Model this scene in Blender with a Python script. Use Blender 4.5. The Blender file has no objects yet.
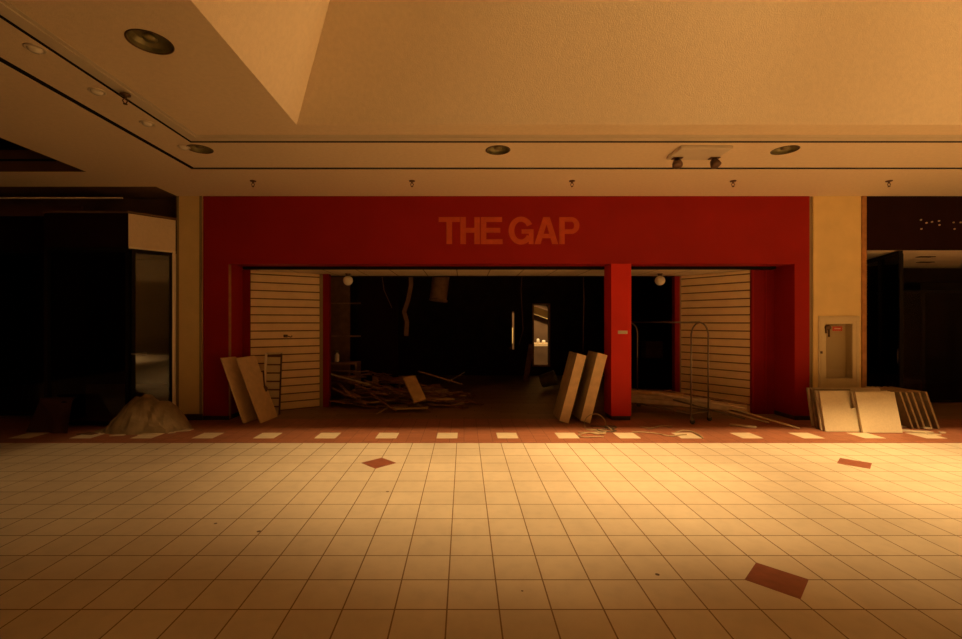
import bpy, math, random
from mathutils import Vector, Matrix
R = random.Random(7)
C = bpy.context.scene.collection
F, CX, CY, H = 453.0, 464.0, 322.0, 1.65
CEIL = H + 2.12

def P(px, py, Y):                      # photo measure -> world point at depth Y
    return Vector(((px-CX)*Y/F, Y, H+(CY-py)*Y/F))
def G(px, py):                         # photo measure -> point on the floor
    Y = F*H/(py-CY); return Vector(((px-CX)*Y/F, Y, 0))

# ------------------------------------------------------------------ materials
def new_mat(name):
    m = bpy.data.materials.new(name); m.use_nodes = True
    nt = m.node_tree; b = nt.nodes['Principled BSDF']
    return m, nt, b
def mat(name, col, rough=.6, var=.12, scale=6.0, bump=0.0, bscale=60.0, metal=0.0, spec=.5, col2=None, det=5):
    m, nt, b = new_mat(name)
    n = nt.nodes; l = nt.links
    tc = n.new('ShaderNodeTexCoord'); no = n.new('ShaderNodeTexNoise')
    no.inputs['Scale'].default_value = scale; no.inputs['Detail'].default_value = det
    l.new(tc.outputs['Object'], no.inputs['Vector'])
    rp = n.new('ShaderNodeValToRGB')
    c2 = col2 or tuple(c*(1-2*var) for c in col)
    rp.color_ramp.elements[0].position = .3; rp.color_ramp.elements[1].position = .7
    rp.color_ramp.elements[0].color = (*c2, 1); rp.color_ramp.elements[1].color = (*col, 1)
    l.new(no.outputs['Fac'], rp.inputs['Fac']); l.new(rp.outputs['Color'], b.inputs['Base Color'])
    b.inputs['Roughness'].default_value = rough; b.inputs['Metallic'].default_value = metal
    b.inputs['Specular IOR Level'].default_value = spec
    if bump:
        n2 = n.new('ShaderNodeTexNoise'); n2.inputs['Scale'].default_value = bscale; n2.inputs['Detail'].default_value = 3
        l.new(tc.outputs['Object'], n2.inputs['Vector'])
        bp = n.new('ShaderNodeBump'); bp.inputs['Strength'].default_value = bump; bp.inputs['Distance'].default_value = .01
        l.new(n2.outputs['Fac'], bp.inputs['Height']); l.new(bp.outputs['Normal'], b.inputs['Normal'])
    return m
def mth(nt, op, a, b=None, c=None):
    x = nt.nodes.new('ShaderNodeMath'); x.operation = op
    for i, v in enumerate((a, b, c)):
        if v is None: continue
        if isinstance(v, (int, float)): x.inputs[i].default_value = v
        else: nt.links.new(v, x.inputs[i])
    return x.outputs[0]
def mix(nt, f, a, b):
    x = nt.nodes.new('ShaderNodeMix'); x.data_type = 'RGBA'
    nt.links.new(f, x.inputs[0]) if not isinstance(f, (int, float)) else setattr(x.inputs[0], 'default_value', f)
    for s, v in ((x.inputs[6], a), (x.inputs[7], b)):
        if isinstance(v, tuple): s.default_value = (*v, 1)
        else: nt.links.new(v, s)
    return x.outputs[2]
def grid_mat(name, col, colv, grout, sx, sy, ox, oy, gw, rough, dirt=True, axes='XY', stagger=False, spec=.5):
    m, nt, b = new_mat(name); n = nt.nodes; l = nt.links
    tc = n.new('ShaderNodeTexCoord'); sp = n.new('ShaderNodeSeparateXYZ'); l.new(tc.outputs['Object'], sp.inputs[0])
    U = mth(nt, 'DIVIDE', mth(nt, 'SUBTRACT', sp.outputs[axes[0]], ox), sx)
    V = mth(nt, 'DIVIDE', mth(nt, 'SUBTRACT', sp.outputs[axes[1]], oy), sy)
    iv = mth(nt, 'FLOOR', V)
    if stagger: U = mth(nt, 'ADD', U, mth(nt, 'MULTIPLY', iv, .37))
    iu = mth(nt, 'FLOOR', U)
    def edge(t, s): return mth(nt, 'LESS_THAN', mth(nt, 'PINGPONG', t, .5), gw/s/2)
    g = mth(nt, 'MAXIMUM', edge(U, sx), edge(V, sy))
    cb = n.new('ShaderNodeCombineXYZ'); l.new(iu, cb.inputs[0]); l.new(iv, cb.inputs[1])
    wn = n.new('ShaderNodeTexWhiteNoise'); l.new(cb.outputs[0], wn.inputs['Vector'])
    base = mix(nt, wn.outputs['Value'], col, colv)
    if dirt:
        for sc, lo, hi, dk in ((1.1, .35, .75, .84), (9.0, .45, .7, .93)):
            no = n.new('ShaderNodeTexNoise'); no.inputs['Scale'].default_value = sc; no.inputs['Detail'].default_value = 6
            l.new(tc.outputs['Object'], no.inputs['Vector'])
            mr = n.new('ShaderNodeMapRange'); mr.inputs[1].default_value = lo; mr.inputs[2].default_value = hi
            mr.inputs[3].default_value = 1; mr.inputs[4].default_value = dk; l.new(no.outputs['Fac'], mr.inputs[0])
            vm = n.new('ShaderNodeVectorMath'); vm.operation = 'SCALE'; l.new(base, vm.inputs[0]); l.new(mr.outputs[0], vm.inputs['Scale'])
            base = vm.outputs[0]
        vo = n.new('ShaderNodeTexVoronoi'); vo.inputs['Scale'].default_value = 2.1; l.new(tc.outputs['Object'], vo.inputs['Vector'])
        spk = mth(nt, 'LESS_THAN', vo.outputs['Distance'], .035)
        wn2 = n.new('ShaderNodeSeparateColor'); l.new(vo.outputs['Color'], wn2.inputs[0])
        spk = mth(nt, 'MULTIPLY', spk, mth(nt, 'GREATER_THAN', wn2.outputs[0], .35))
        base = mix(nt, spk, base, (.14, .09, .06))
    out = mix(nt, g, base, grout)
    l.new(out, b.inputs['Base Color'])
    b.inputs['Specular IOR Level'].default_value = spec
    rr = mth(nt, 'ADD', mth(nt, 'MULTIPLY', g, .4), rough); l.new(rr, b.inputs['Roughness'])
    bp = n.new('ShaderNodeBump'); bp.inputs['Strength'].default_value = .3; bp.inputs['Distance'].default_value = .002
    l.new(mth(nt, 'SUBTRACT', 1.0, g), bp.inputs['Height']); l.new(bp.outputs['Normal'], b.inputs['Normal'])
    return m

M = {}
M['tile'] = grid_mat('cream_floor_tile', (.86, .76, .60), (.80, .70, .55), (.30, .20, .10), .3, .3, -.098, 2.9, .009, .38, spec=.3)
M['brick'] = grid_mat('terracotta_paving', (.44, .17, .09), (.37, .14, .075), (.22, .11, .07), .2, .1, 0, 6.2, .006, .5)
M['terracotta'] = mat('terracotta_inlay', (.36, .12, .07), .45, .12, 14)
M['inlay'] = mat('cream_inlay', (.85, .72, .52), .4, .07, 9)
M['plank'] = grid_mat('worn_floorboards', (.32, .19, .085), (.23, .135, .06), (.07, .035, .018), 1.3, .13, 0, 7.72, .008, .5, dirt=False, stagger=True)
M['ceil'] = mat('painted_plaster', (.86, .70, .50), .85, .035, 22, .5, 90, spec=.2)
M['trimc'] = mat('cream_moulding', (.70, .60, .46), .5, .03, 8)
M['black'] = mat('matte_black', (.012, .009, .007), .9, .1, 8, spec=.1)
M['dark'] = mat('unlit_interior_plaster', (.035, .022, .014), .9, .2, 3, spec=.1)  # near-black colour carries the darkness of the unlit interiors
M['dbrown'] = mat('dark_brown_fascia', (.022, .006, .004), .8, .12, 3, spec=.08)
M['fascia'] = mat('brown_fascia', (.17, .08, .05), .7, .12, 3, spec=.2)
M['mbrown'] = mat('brown_soffit', (.19, .11, .06), .8, .2, 2, spec=.2)  # plain mid brown for soffit parts and the back room wall
M['glaze'] = mat('dark_metal', (.012, .009, .006), .7, .1, 8, spec=.1)
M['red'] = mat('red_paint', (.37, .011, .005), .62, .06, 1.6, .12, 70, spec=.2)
M['red_lit'] = mat('red_paint_lit', (.70, .026, .014), .55, .06, 1.6, .12, 70, spec=.25)  # same red, lightened: the pillar's stronger light is in the colour
M['red_shaded'] = mat('red_paint_shaded', (.28, .006, .005), .6, .08, 1.6, spec=.15)  # same red, darkened: shade of the recessed parts is in the colour
M['letter'] = mat('faded_letter_ghost', (.66, .105, .035), .75, .08, 9, spec=.15)
M['kick'] = mat('dark_kickplate', (.05, .035, .025), .6, .15, 9)
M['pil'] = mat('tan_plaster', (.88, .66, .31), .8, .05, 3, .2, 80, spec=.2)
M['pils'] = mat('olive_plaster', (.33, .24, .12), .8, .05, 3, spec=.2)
M['wood'] = mat('orange_wood_trim', (.50, .22, .06), .5, .15, 12)
M['slat'] = mat('tan_slatwall', (.92, .68, .38), .6, .05, 5, spec=.3)
M['groove'] = mat('slat_groove', (.20, .09, .035), .8, .1, 5)
M['board'] = mat('beige_laminate', (.84, .62, .36), .55, .08, 10, .15, 40)
M['boardside'] = mat('grey_tan_laminate', (.52, .41, .24), .6, .12, 10)
M['ctile'] = mat('fissured_ceiling_tile', (.74, .64, .44), .85, .05, 40, .4, 150)
M['ctile_edge'] = mat('ceiling_tile_edge', (.52, .40, .24), .9, .1, 30)
M['ctiled_edge'] = mat('dark_tile_edge', (.42, .30, .16), .9, .1, 30)
M['ctiled'] = mat('dark_ceiling_tile', (.30, .21, .11), .9, .15, 14, .3, 90)  # darker, browner version of the ceiling tile colour
M['tbar'] = grid_mat('lay_in_ceiling_tile', (.75, .62, .42), (.70, .57, .38), (.28, .18, .10), .6, .6, -.13, 8.0, .018, .8, dirt=False)
M['splint'] = mat('broken_wood', (.34, .17, .075), .75, .2, 9, col2=(.14, .065, .03))
M['splint2'] = mat('pale_broken_wood', (.55, .36, .16), .75, .15, 9)
M['steel'] = mat('dull_chrome', (.45, .38, .30), .32, .1, 20, metal=.9)
M['rubber'] = mat('black_rubber', (.02, .018, .016), .7, .1, 20)
M['card'] = mat('grey_cardboard', (.56, .43, .28), .8, .15, 7)
M['cable'] = mat('pale_cable', (.50, .38, .22), .6, .1, 20)
M['cabled'] = mat('dark_cable', (.12, .085, .05), .6, .1, 20)
M['paper'] = mat('scrap_board', (.72, .60, .42), .8, .1, 12)
M['can'] = mat('tarnished_reflector', (.30, .26, .12), .32, .2, 12, metal=.45)
M['opal'] = mat('opal_glass', (.85, .78, .66), .25, .03, 5)
M['brightm'] = mat('pale_metal_edge', (.95, .82, .62), .3, .03, 8, spec=.8)
M['rackm'] = mat('dulled_rack_metal', (.20, .15, .11), .42, .1, 20, metal=.7)
M['brass'] = mat('aged_bronze', (.16, .09, .05), .4, .15, 20, metal=.6)
M['tarp'] = mat('crumpled_sheeting', (.38, .27, .14), .75, .2, 6, .8, 14)
M['maroon'] = mat('maroon_board', (.10, .045, .025), .7, .15, 6)
M['redsticker'] = mat('red_sticker', (.55, .05, .02), .5, .05, 10)
M['white'] = mat('white_plastic', (.85, .75, .62), .4, .05, 10)
M['cab'] = mat('cream_enamel', (.74, .60, .36), .4, .03, 6)
M['debris'] = mat('debris_brown', (.20, .10, .05), .8, .2, 8)
def glass(name, col, alpha, rough=.04):
    m, nt, b = new_mat(name); n = nt.nodes; l = nt.links
    tr = n.new('ShaderNodeBsdfTransparent'); gl = n.new('ShaderNodeBsdfGlossy'); mx = n.new('ShaderNodeMixShader'); fr = n.new('ShaderNodeFresnel')
    tr.inputs['Color'].default_value = (*col, 1); gl.inputs['Roughness'].default_value = rough
    gl.inputs['Color'].default_value = (.9, .9, .9, 1); fr.inputs['IOR'].default_value = 1.45
    l.new(mth(nt, 'MULTIPLY', fr.outputs[0], alpha), mx.inputs[0]); l.new(tr.outputs[0], mx.inputs[1]); l.new(gl.outputs[0], mx.inputs[2])
    l.new(mx.outputs[0], n['Material Output'].inputs['Surface']); n.remove(b)
    return m
M['glass'] = glass('dusty_shop_glass', (.75, .72, .66), 1.0, .05)
M['cglass'] = glass('clear_cabinet_glass', (.95, .93, .9), 1.0, .05)
M['gglass'] = glass('green_shop_glass', (.45, .62, .45), 1.0, .06)

# ------------------------------------------------------------------ mesh helpers
class MB:
    def __init__(s): s.v = []; s.f = []; s.mi = []; s.mats = []; s.sm = []
    def _m(s, m):
        if m not in s.mats: s.mats.append(m)
        return s.mats.index(m)
    def add(s, vs, fs, m=None, smooth=False):
        o = len(s.v); s.v += [Vector(v) for v in vs]; k = s._m(m)
        for f in fs: s.f.append([i+o for i in f]); s.mi.append(k); s.sm.append(smooth)
        return s
    def box(s, x0, x1, y0, y1, z0, z1, m=None):
        return s.fbox(Vector((x0, y0, z0)), Vector((x1-x0, 0, 0)), Vector((0, y1-y0, 0)), Vector((0, 0, z1-z0)), m)
    def fbox(s, o, a, b, c, m=None):
        o, a, b, c = map(Vector, (o, a, b, c))
        if a.cross(b).dot(c) < 0: a, b = b, a
        vs = [o, o+a, o+a+b, o+b, o+c, o+a+c, o+a+b+c, o+b+c]
        return s.add(vs, [(3,2,1,0),(4,5,6,7),(0,1,5,4),(1,2,6,5),(2,3,7,6),(3,0,4,7)], m)
    def cbox(s, c, size, rot=None, m=None, ch=0.0):          # centred, rotated, optionally chamfered box
        h = Vector(size)/2; rot = rot or Matrix.Identity(3)
        if ch <= 0:
            return s.fbox(Vector(c)-rot@h, rot@Vector((size[0],0,0)), rot@Vector((0,size[1],0)), rot@Vector((0,0,size[2])), m)
        ch = min(ch, min(size)*.35); vs = []
        x, y, z = h
        for (a, b, d) in ((x-ch,y-ch,-z),(x,y,-z+ch),(x,y,z-ch),(x-ch,y-ch,z)):
            vs += [(-a,-b,d),(a,-b,d),(a,b,d),(-a,b,d)]
        fs = [(3,2,1,0),(12,13,14,15)]
        for r in range(3):
            for i in range(4):
                j = (i+1)%4; fs.append((r*4+i, r*4+j, r*4+4+j, r*4+4+i))
        return s.add([Vector(c)+rot@Vector(v) for v in vs], fs, m)
    def tube(s, pts, r, m=None, n=8, caps=True):
        pts = [Vector(p) for p in pts]; vs = []; fs = []; up = None
        for i, p in enumerate(pts):
            t = (pts[min(i+1, len(pts)-1)]-pts[max(i-1, 0)]).normalized()
            if up is None: up = Vector((0,0,1)) if abs(t.z) < .9 else Vector((1,0,0))
            a = t.cross(up)
            if a.length < 1e-4: a = t.cross(Vector((0,1,0)))
            a.normalize(); b = a.cross(t).normalized(); up = b
            rr = r[i] if isinstance(r, (list, tuple)) else r
            for k in range(n):
                q = 2*math.pi*k/n; vs.append(p+a*math.cos(q)*rr+b*math.sin(q)*rr)
        for i in range(len(pts)-1):
            for k in range(n):
                k2 = (k+1)%n; fs.append((i*n+k, i*n+k2, (i+1)*n+k2, (i+1)*n+k))
        if caps: fs.append(tuple(range(n))[::-1]); fs.append(tuple((len(pts)-1)*n+k for k in range(n)))
        return s.add(vs, fs, m, True)
    def lathe(s, c, prof, m=None, n=24, axis=None, caps=True):
        rot = axis or Matrix.Identity(3); vs = []; fs = []
        for r, z in prof:
            for k in range(n):
                q = 2*math.pi*k/n; vs.append(Vector(c)+rot@Vector((r*math.cos(q), r*math.sin(q), z)))
        for i in range(len(prof)-1):
            for k in range(n):
                k2 = (k+1)%n; fs.append((i*n+k, i*n+k2, (i+1)*n+k2, (i+1)*n+k))
        if caps: fs.append(tuple(range(n))[::-1]); fs.append(tuple((len(prof)-1)*n+k for k in range(n)))
        return s.add(vs, fs, m, True)
    def prism(s, poly, o, a, b, c, m=None):                 # poly (u,v) in frame a,b at o, extruded along c
        o, a, b, c = map(Vector, (o, a, b, c)); n = len(poly)
        if a.cross(b).dot(c) < 0:
            poly = poly[::-1]
        vs = [o+a*u+b*v for u, v in poly]+[o+a*u+b*v+c for u, v in poly]
        fs = [tuple(range(n))[::-1], tuple(range(n, 2*n))]+[(i, (i+1)%n, n+(i+1)%n, n+i) for i in range(n)]
        return s.add(vs, fs, m)
    def build(s, name, m=None, parent=None, kind=None, label=None, cat=None, group=None, at=None):
        me = bpy.data.meshes.new(name); base = Vector((0,0,0))
        if parent is not None: base = parent['_w'] and Vector(parent['_w'])
        elif at is not None: base = Vector(at)
        elif kind is None:
            xs = [v.x for v in s.v]; ys = [v.y for v in s.v]; base = Vector(((min(xs)+max(xs))/2, (min(ys)+max(ys))/2, min(v.z for v in s.v)))
        me.from_pydata([v-base for v in s.v], [], s.f)
        for k in s.mats: me.materials.append(k or m)
        for p, i, q in zip(me.polygons, s.mi, s.sm): p.material_index = i; p.use_smooth = q
        me.update()
        o = bpy.data.objects.new(name, me); C.objects.link(o)
        if parent is not None: o.parent = parent; o['_w'] = tuple(base)
        else: o.location = base; o['_w'] = tuple(base)
        tag(o, label, cat, group, kind); return o
def tag(o, label=None, cat=None, group=None, kind=None):
    if label: o['label'] = label
    if cat: o['category'] = cat
    if group: o['group'] = group
    if kind: o['kind'] = kind
def thing(name, loc, label, cat, group=None):
    o = bpy.data.objects.new(name, None); C.objects.link(o); o.location = loc; o['_w'] = tuple(loc)
    o.empty_display_size = .1; tag(o, label, cat, group); return o
def S(name, mb, m, label=None): return mb.build(name, m, kind='structure', label=label)
def Rz(a): return Matrix.Rotation(a, 3, 'Z')
def Rx(a): return Matrix.Rotation(a, 3, 'X')
def Ry(a): return Matrix.Rotation(a, 3, 'Y')

# ------------------------------------------------------------------ setting: floor
WX0, WX1 = -11.5, 13.0
fl = S('floor', MB().box(WX0, WX1, -14, 6.2, -.1, 0), M['tile'], 'cream square tile concourse floor')
for (x, y) in ((-.998, 5.3), (2.002, 2.9), (4.56, 5.29)):
    mb = MB(); d = .205
    mb.prism([(-d,0),(0,-d),(d,0),(0,d)], (x, y, 0.0), (1,0,0), (0,1,0), (0,0,.0025)); mb.build('inlay_tile', M['terracotta'], fl)
mb = MB().box(WX0, WX1, 6.2, 7.72, -.1, 0); st = S('floor_border', mb, M['brick'], 'reddish brown tile band along the shopfronts')
S('trim_1', MB().box(WX0, WX1, 6.175, 6.21, 0, .004), M['terracotta'])
for k in range(-8, 10):
    x = -.242+.868*k
    MB().box(x-.148, x+.148, 6.42, 6.74, 0, .003).build('square_inlay', M['inlay'], st)
S('floor_shop', MB().box(WX0, WX1, 7.72, 19, -.1, 0), M['plank'])

# ------------------------------------------------------------------ setting: concourse ceiling
cm = MB(); z0, z1 = CEIL, CEIL+.14
def cbx(x0, x1, y0, y1): cm.box(x0, x1, y0, y1, z0, z1)
HOLES = [(150,42,.15),(200,149,.14),(498,150,.145),(785,150,.145)]
def hole_xy(px, py):
    Y = (CEIL-H)*F/(CY-py); return (px-CX)*Y/F, Y
def hcell(x0, x1, y0, y1, cx, cy, r):                  # slab cell with a round opening
    n = 32; per = []; circ = []
    for k in range(n):
        q = 2*math.pi*(k+.5)/n; c, s_ = math.cos(q), math.sin(q)
        tx = ((x1-cx) if c > 0 else (x0-cx))/c; ty = ((y1-cy) if s_ > 0 else (y0-cy))/s_; t = min(tx, ty)
        per.append((cx+c*t, cy+s_*t)); circ.append((cx+c*r, cy+s_*r))
    for a, b in ((x0,y0),(x1,y0),(x1,y1),(x0,y1)):       # snap nearest perimeter sample to each corner
        i = min(range(n), key=lambda j: (per[j][0]-a)**2+(per[j][1]-b)**2); per[i] = (a, b)
    vs = []
    for z in (z0, z1): vs += [(a, b, z) for a, b in per]+[(a, b, z) for a, b in circ]
    fs = []
    for k in range(n):
        j = (k+1)%n
        fs += [(k, n+k, n+j, j), (2*n+k, 2*n+j, 3*n+j, 3*n+k), (n+k, 3*n+k, 3*n+j, n+j), (k, j, 2*n+j, 2*n+k)]
    cm.add(vs, fs)
def panel(x0, x1, y0, y1):
    hs = [(*hole_xy(a, b), r) for a, b, r in HOLES]
    hs = sorted(h for h in hs if x0 < h[0] < x1 and y0 < h[1] < y1)
    x = x0
    for hx, hy, r in hs:
        m = r+.03; m2 = min(m, hy-y0, y1-hy)
        cbx(x, hx-m, y0, y1); cbx(hx-m, hx+m, y0, hy-m2); cbx(hx-m, hx+m, hy+m2, y1); hcell(hx-m, hx+m, hy-m2, hy+m2, hx, hy, r); x = hx+m
    cbx(x, x1, y0, y1)
YB = -14
cbx(-4.83, WX1, 6.30, 7.66); cbx(WX0, -4.83, 6.4, 7.10)
cbx(-5.33, -3.79, YB, 6.30); cbx(-5.33, -4.83, 6.30, 6.4)
panel(-3.71, WX1, 5.36, 6.22); cbx(-3.71, -3.235, YB, 5.36)
cbx(-3.195, WX1, 4.87, 5.31); panel(-3.195, -1.8, YB, 4.87)
cbx(11.0, WX1, YB, 4.87); cbx(-1.8, 11, YB, -4); cbx(WX0, -5.33, YB, -2.5)
# sloping skylight shaft: left, far and right sides
zt, k = 6.1, 1.92; d = (zt-z0)/k
def slab(p, q, r, s_, n):
    p, q, r, s_, n = map(Vector, (p, q, r, s_, n)); n = n*.1
    cm.add([p, q, r, s_, p+n, q+n, r+n, s_+n], [(0,1,2,3),(7,6,5,4),(0,4,5,1),(1,5,6,2),(2,6,7,3),(3,7,4,0)])
slab((-1.8,-4,z0), (-1.8,4.87,z0), (-1.8+d,4.87-d,zt), (-1.8+d,-4,zt), (-1,0,.3))
slab((-1.8,4.87,z0), (11,4.87,z0), (11-d,4.87-d,zt), (-1.8+d,4.87-d,zt), (0,1,.3))
slab((11,4.87,z0), (11,-4,z0), (11-d,-4,zt), (11-d,4.87-d,zt), (1,0,.3))
S('ceiling', cm, M['ceil'], 'tan plaster ceiling with sloping skylight shaft')
# black strips fill the ceiling gaps, standing in for their shade
mb = MB(); mb.box(-3.79, WX1, 6.22, 6.30, z0+.008, z1+.03); mb.box(-3.79, -3.71, -14, 6.22, z0+.008, z1+.03)
mb.box(-3.235, WX1, 5.31, 5.36, z0+.002, z1+.03); mb.box(-3.235, -3.195, -14, 5.31, z0+.002, z1+.03)
mb.box(WX0, WX1, 6.36, 7.9, z1, z1+.03)
S('trim_2', mb, M['black'])
mb = MB(); mb.box(-3.19, WX1, 5.13, 5.295, z0-.005, z0+.001); mb.box(-3.19, -3.02, -14, 5.13, z0-.005, z0+.001)
mb.box(-3.15, WX1, 5.17, 5.255, z0-.014, z0-.005); mb.box(-3.15, -3.06, -14, 5.17, z0-.014, z0-.005)
S('trim_3', mb, M['trimc'], 'raised cream moulding along the ceiling recess')
# second recess on the left: low fascia, dark void
mb = MB(); mb.box(WX0, -5.35, 6.37, 6.4, z0+.002, z0+.30, M['fascia']); mb.box(-5.35, -5.33, -2.4, 6.4, z0+.002, z0+.30, M['fascia']); mb.box(-5.33, -5.27, -2.5, 6.4, z1, z0+.25, M['dbrown'])
mb.box(WX0, -5.2, -2.5, 6.9, z0+1.0, z0+1.05); mb.box(WX0, -5.2, 6.85, 6.9, z0+.2, z0+1.0); mb.box(-5.25, -5.2, -2.5, 6.85, z0+.2, z0+1.0)
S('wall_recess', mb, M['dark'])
# far side walls of the concourse stretch
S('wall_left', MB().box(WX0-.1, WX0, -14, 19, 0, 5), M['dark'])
S('wall_right', MB().box(WX1, WX1+.1, -14, 19, 0, 5), M['pils'])

# ------------------------------------------------------------------ red shopfront
fy = 7.63
mb = MB(); mb.box(-4.39, 5.82, fy, 8.12, 2.63, CEIL)
mb.box(-4.39, -3.97, fy, 8.12, .06, 2.63); mb.box(5.57, 5.82, fy, 8.12, .06, 2.63)
portal = S('wall_storefront', mb, M['red'], 'red painted shopfront header and legs')
S('trim_4', MB().box(-3.97, -3.945, fy+.01, fy+.05, 0.02, 2.62), M['wood'])
S('trim_5', MB().box(-3.9, 5.5, 7.98, 8.1, 2.585, 2.63), M['black'])  # black strip standing in for the shade under the header
mb = MB(); mb.box(-4.39, -3.96, fy-.012, 8.12, 0, .07); mb.box(5.56, 5.83, fy-.012, 8.12, 0, .07)
S('baseboard_front', mb, M['kick'])
S('trim_6', MB().box(-4.41, 5.84, fy+.03, fy+.1, CEIL-.04, CEIL+.02), M['black'])
mb = MB(); mb.box(2.475, 2.81, 7.61, 8.0, .07, 2.63, M['red_lit']); mb.box(2.49, 2.80, 7.63, 7.98, 0, .08, M['kick'])
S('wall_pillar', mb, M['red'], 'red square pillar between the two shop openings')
MB().box(2.585, 2.745, 7.602, 7.612, 1.45, 1.505).build('notice_plate', M['paper'], label='small tan notice stuck on the red pillar', cat='sign')
# returns beside the opening
mb = MB(); mb.box(-4.05, -3.84, 8.12, 8.17, 0, 2.62); mb.box(5.145, 5.62, 8.12, 8.17, 0, 2.62)
S('wall_return', mb, M['red_shaded'])
mb = MB(); mb.box(5.16, 5.19, 8.105, 8.12, .02, 2.6); mb.box(5.40, 5.415, 8.105, 8.12, .02, 2.6); S('trim_7', mb, M['red'])
def slatwall(name, a, b, h, lab):
    a, b = Vector((*a, 0)), Vector((*b, 0)); L = (b-a).length; u = (b-a).normalized(); n = Vector((u.y, -u.x, 0))
    if n.y > 0: n = -n
    mb = MB(); mb.fbox(a, u*L, -n*.05, (0,0,h), M['groove'])
    z = .02; p = .1475
    while z < h-.01:
        t = min(p-.020, h-z)
        # each board: chamfered lower lip like slatwall
        prof = [(0, 0), (.012, .004), (.012, t-.004), (0, t)]
        mb.prism(prof, a+Vector((0,0,z)), n, (0,0,1), u*L, M['slat']); z += p
    return S(name, mb, M['slat'], lab)
slatwall('wall_slats_left', (-3.84, 8.15), (-2.80, 8.80), 2.58, 'tan slatwall panel at the left of the entry')
slatwall('wall_slats_right', (5.145, 8.15), (4.39, 9.20), 2.58, 'tan slatwall panel at the right of the entry')
mb = MB(); mb.box(-2.80, -2.735, 8.78, 8.9, 0, 2.58, M['pils']); mb.box(-2.735, -2.62, 8.78, 8.92, 0, 2.58, M['red_shaded'])
mb.box(4.37, 4.44, 9.17, 9.3, 0, 2.58, M['pils']); mb.box(4.27, 4.37, 9.17, 9.3, 0, 2.58, M['red_shaded'])
S('trim_8', mb, M['red_shaded'])
c0 = thing('wall_hook', P(286, 336, 8.43)+Vector((0,-.02,0)), 'small dark metal hook on the left slatwall', 'hook')
b0 = Vector(c0.location)
MB().cbox(b0, (.07,.02,.05)).build('plate', M['brass'], c0)
MB().tube([b0+Vector((0,-.01,0)), b0+Vector((.06,-.05,.0)), b0+Vector((.12,-.05,-.02)), b0+Vector((.14,-.05,.01))], .009).build('prong', M['brass'], c0)
S('ceiling_entry', MB().box(-4.3, 5.6, 8.12, 9.22, 2.585, 2.61), M['tbar'], 'lay-in tile ceiling over the entry')
S('trim_9', MB().box(-4.3, 5.6, 9.2, 9.24, 2.565, 2.65), M['black'])

# shop interior shell
mb = MB()
mb.box(-4.45, -4.39, 8.12, 19, 0, 3.9); mb.box(5.82, 5.88, 8.12, 19, 0, 3.9); mb.box(-4.45, 5.88, 8.12, 19, 3.8, 3.86)
mb.box(-4.4, 5.85, 18.9, 19, 0, 3.8)
# rear partition with a doorway and a slit
Yb = 14.0
dx0, dx1, dz0, dz1 = 2.16, 2.61, .32, 2.17
sx0, sx1, sz0, sz1 = 1.49, 1.56, .80, 1.98
mb.box(-4.4, sx0, Yb, Yb+.12, 0, 3.8); mb.box(sx1, dx0, Yb, Yb+.12, 0, 3.8); mb.box(dx1, 5.85, Yb, Yb+.12, 0, 3.8)
mb.box(sx0, sx1, Yb, Yb+.12, 0, sz0); mb.box(sx0, sx1, Yb, Yb+.12, sz1, 3.8)
mb.box(dx0, dx1, Yb, Yb+.12, 0, dz0); mb.box(dx0, dx1, Yb, Yb+.12, dz1, 3.8)
mb.box(-4.4, -3.8, 9.6, 9.7, 0, 2.6)
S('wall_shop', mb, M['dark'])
# room beyond, lit
mb = MB(); mb.fbox((1.0,16.6,2.50), (2.9,0,-1.05), (0,.1,0), (0,0,.30)); mb.fbox((1.5,15.6,2.75), (2.2,0,-.75), (0,.12,0), (0,0,.2)); mb.fbox((1.9,15.2,3.0), (2.0,0,-.7), (0,.12,0), (0,0,.15))
mb.box(.5, 4.5, 17.0, 17.1, 0, 3.0, M['mbrown']); mb.box(.8, 1.72, 15.9, 16.0, .9, 1.45)
S('wall_backroom', mb, M['pil'])
mb = MB(); mb.box(dx0-.05, dx0, Yb-.03, Yb, dz0-.05, dz1+.05); mb.box(dx1, dx1+.05, Yb-.03, Yb, dz0-.05, dz1+.05); mb.box(dx0-.05, dx1+.05, Yb-.03, Yb, dz1, dz1+.05); mb.box(dx0-.05, dx1+.05, Yb-.03, Yb, dz0-.05, dz0)
S('door_1', mb, M['wood'])
t = thing('stock_bench', (2.55, 15.4, 0), 'lit pale bench seen through the rear doorway', 'bench')
MB().box(1.9, 3.2, 15.2, 15.9, .84, .93).build('bench_top', M['board'], t)
for x in (1.95, 3.15): MB().box(x-.03, x+.03, 15.23, 15.57, 0, .84).build('leg', M['debris'], t)
for i, (x, y, z, r, h) in enumerate(((2.50, 15.3, .93, .05, .16), (2.70, 15.35, .93, .06, .11))):
    MB().lathe((x,y,z), [(r*.8,0),(r,.01),(r,h*.8),(r*.5,h)]).build('paint_tin', M['white'], label=('tall','short')[i]+' pale tin on the bench beyond the rear doorway', cat='tin', group='tins on the back bench')

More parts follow.
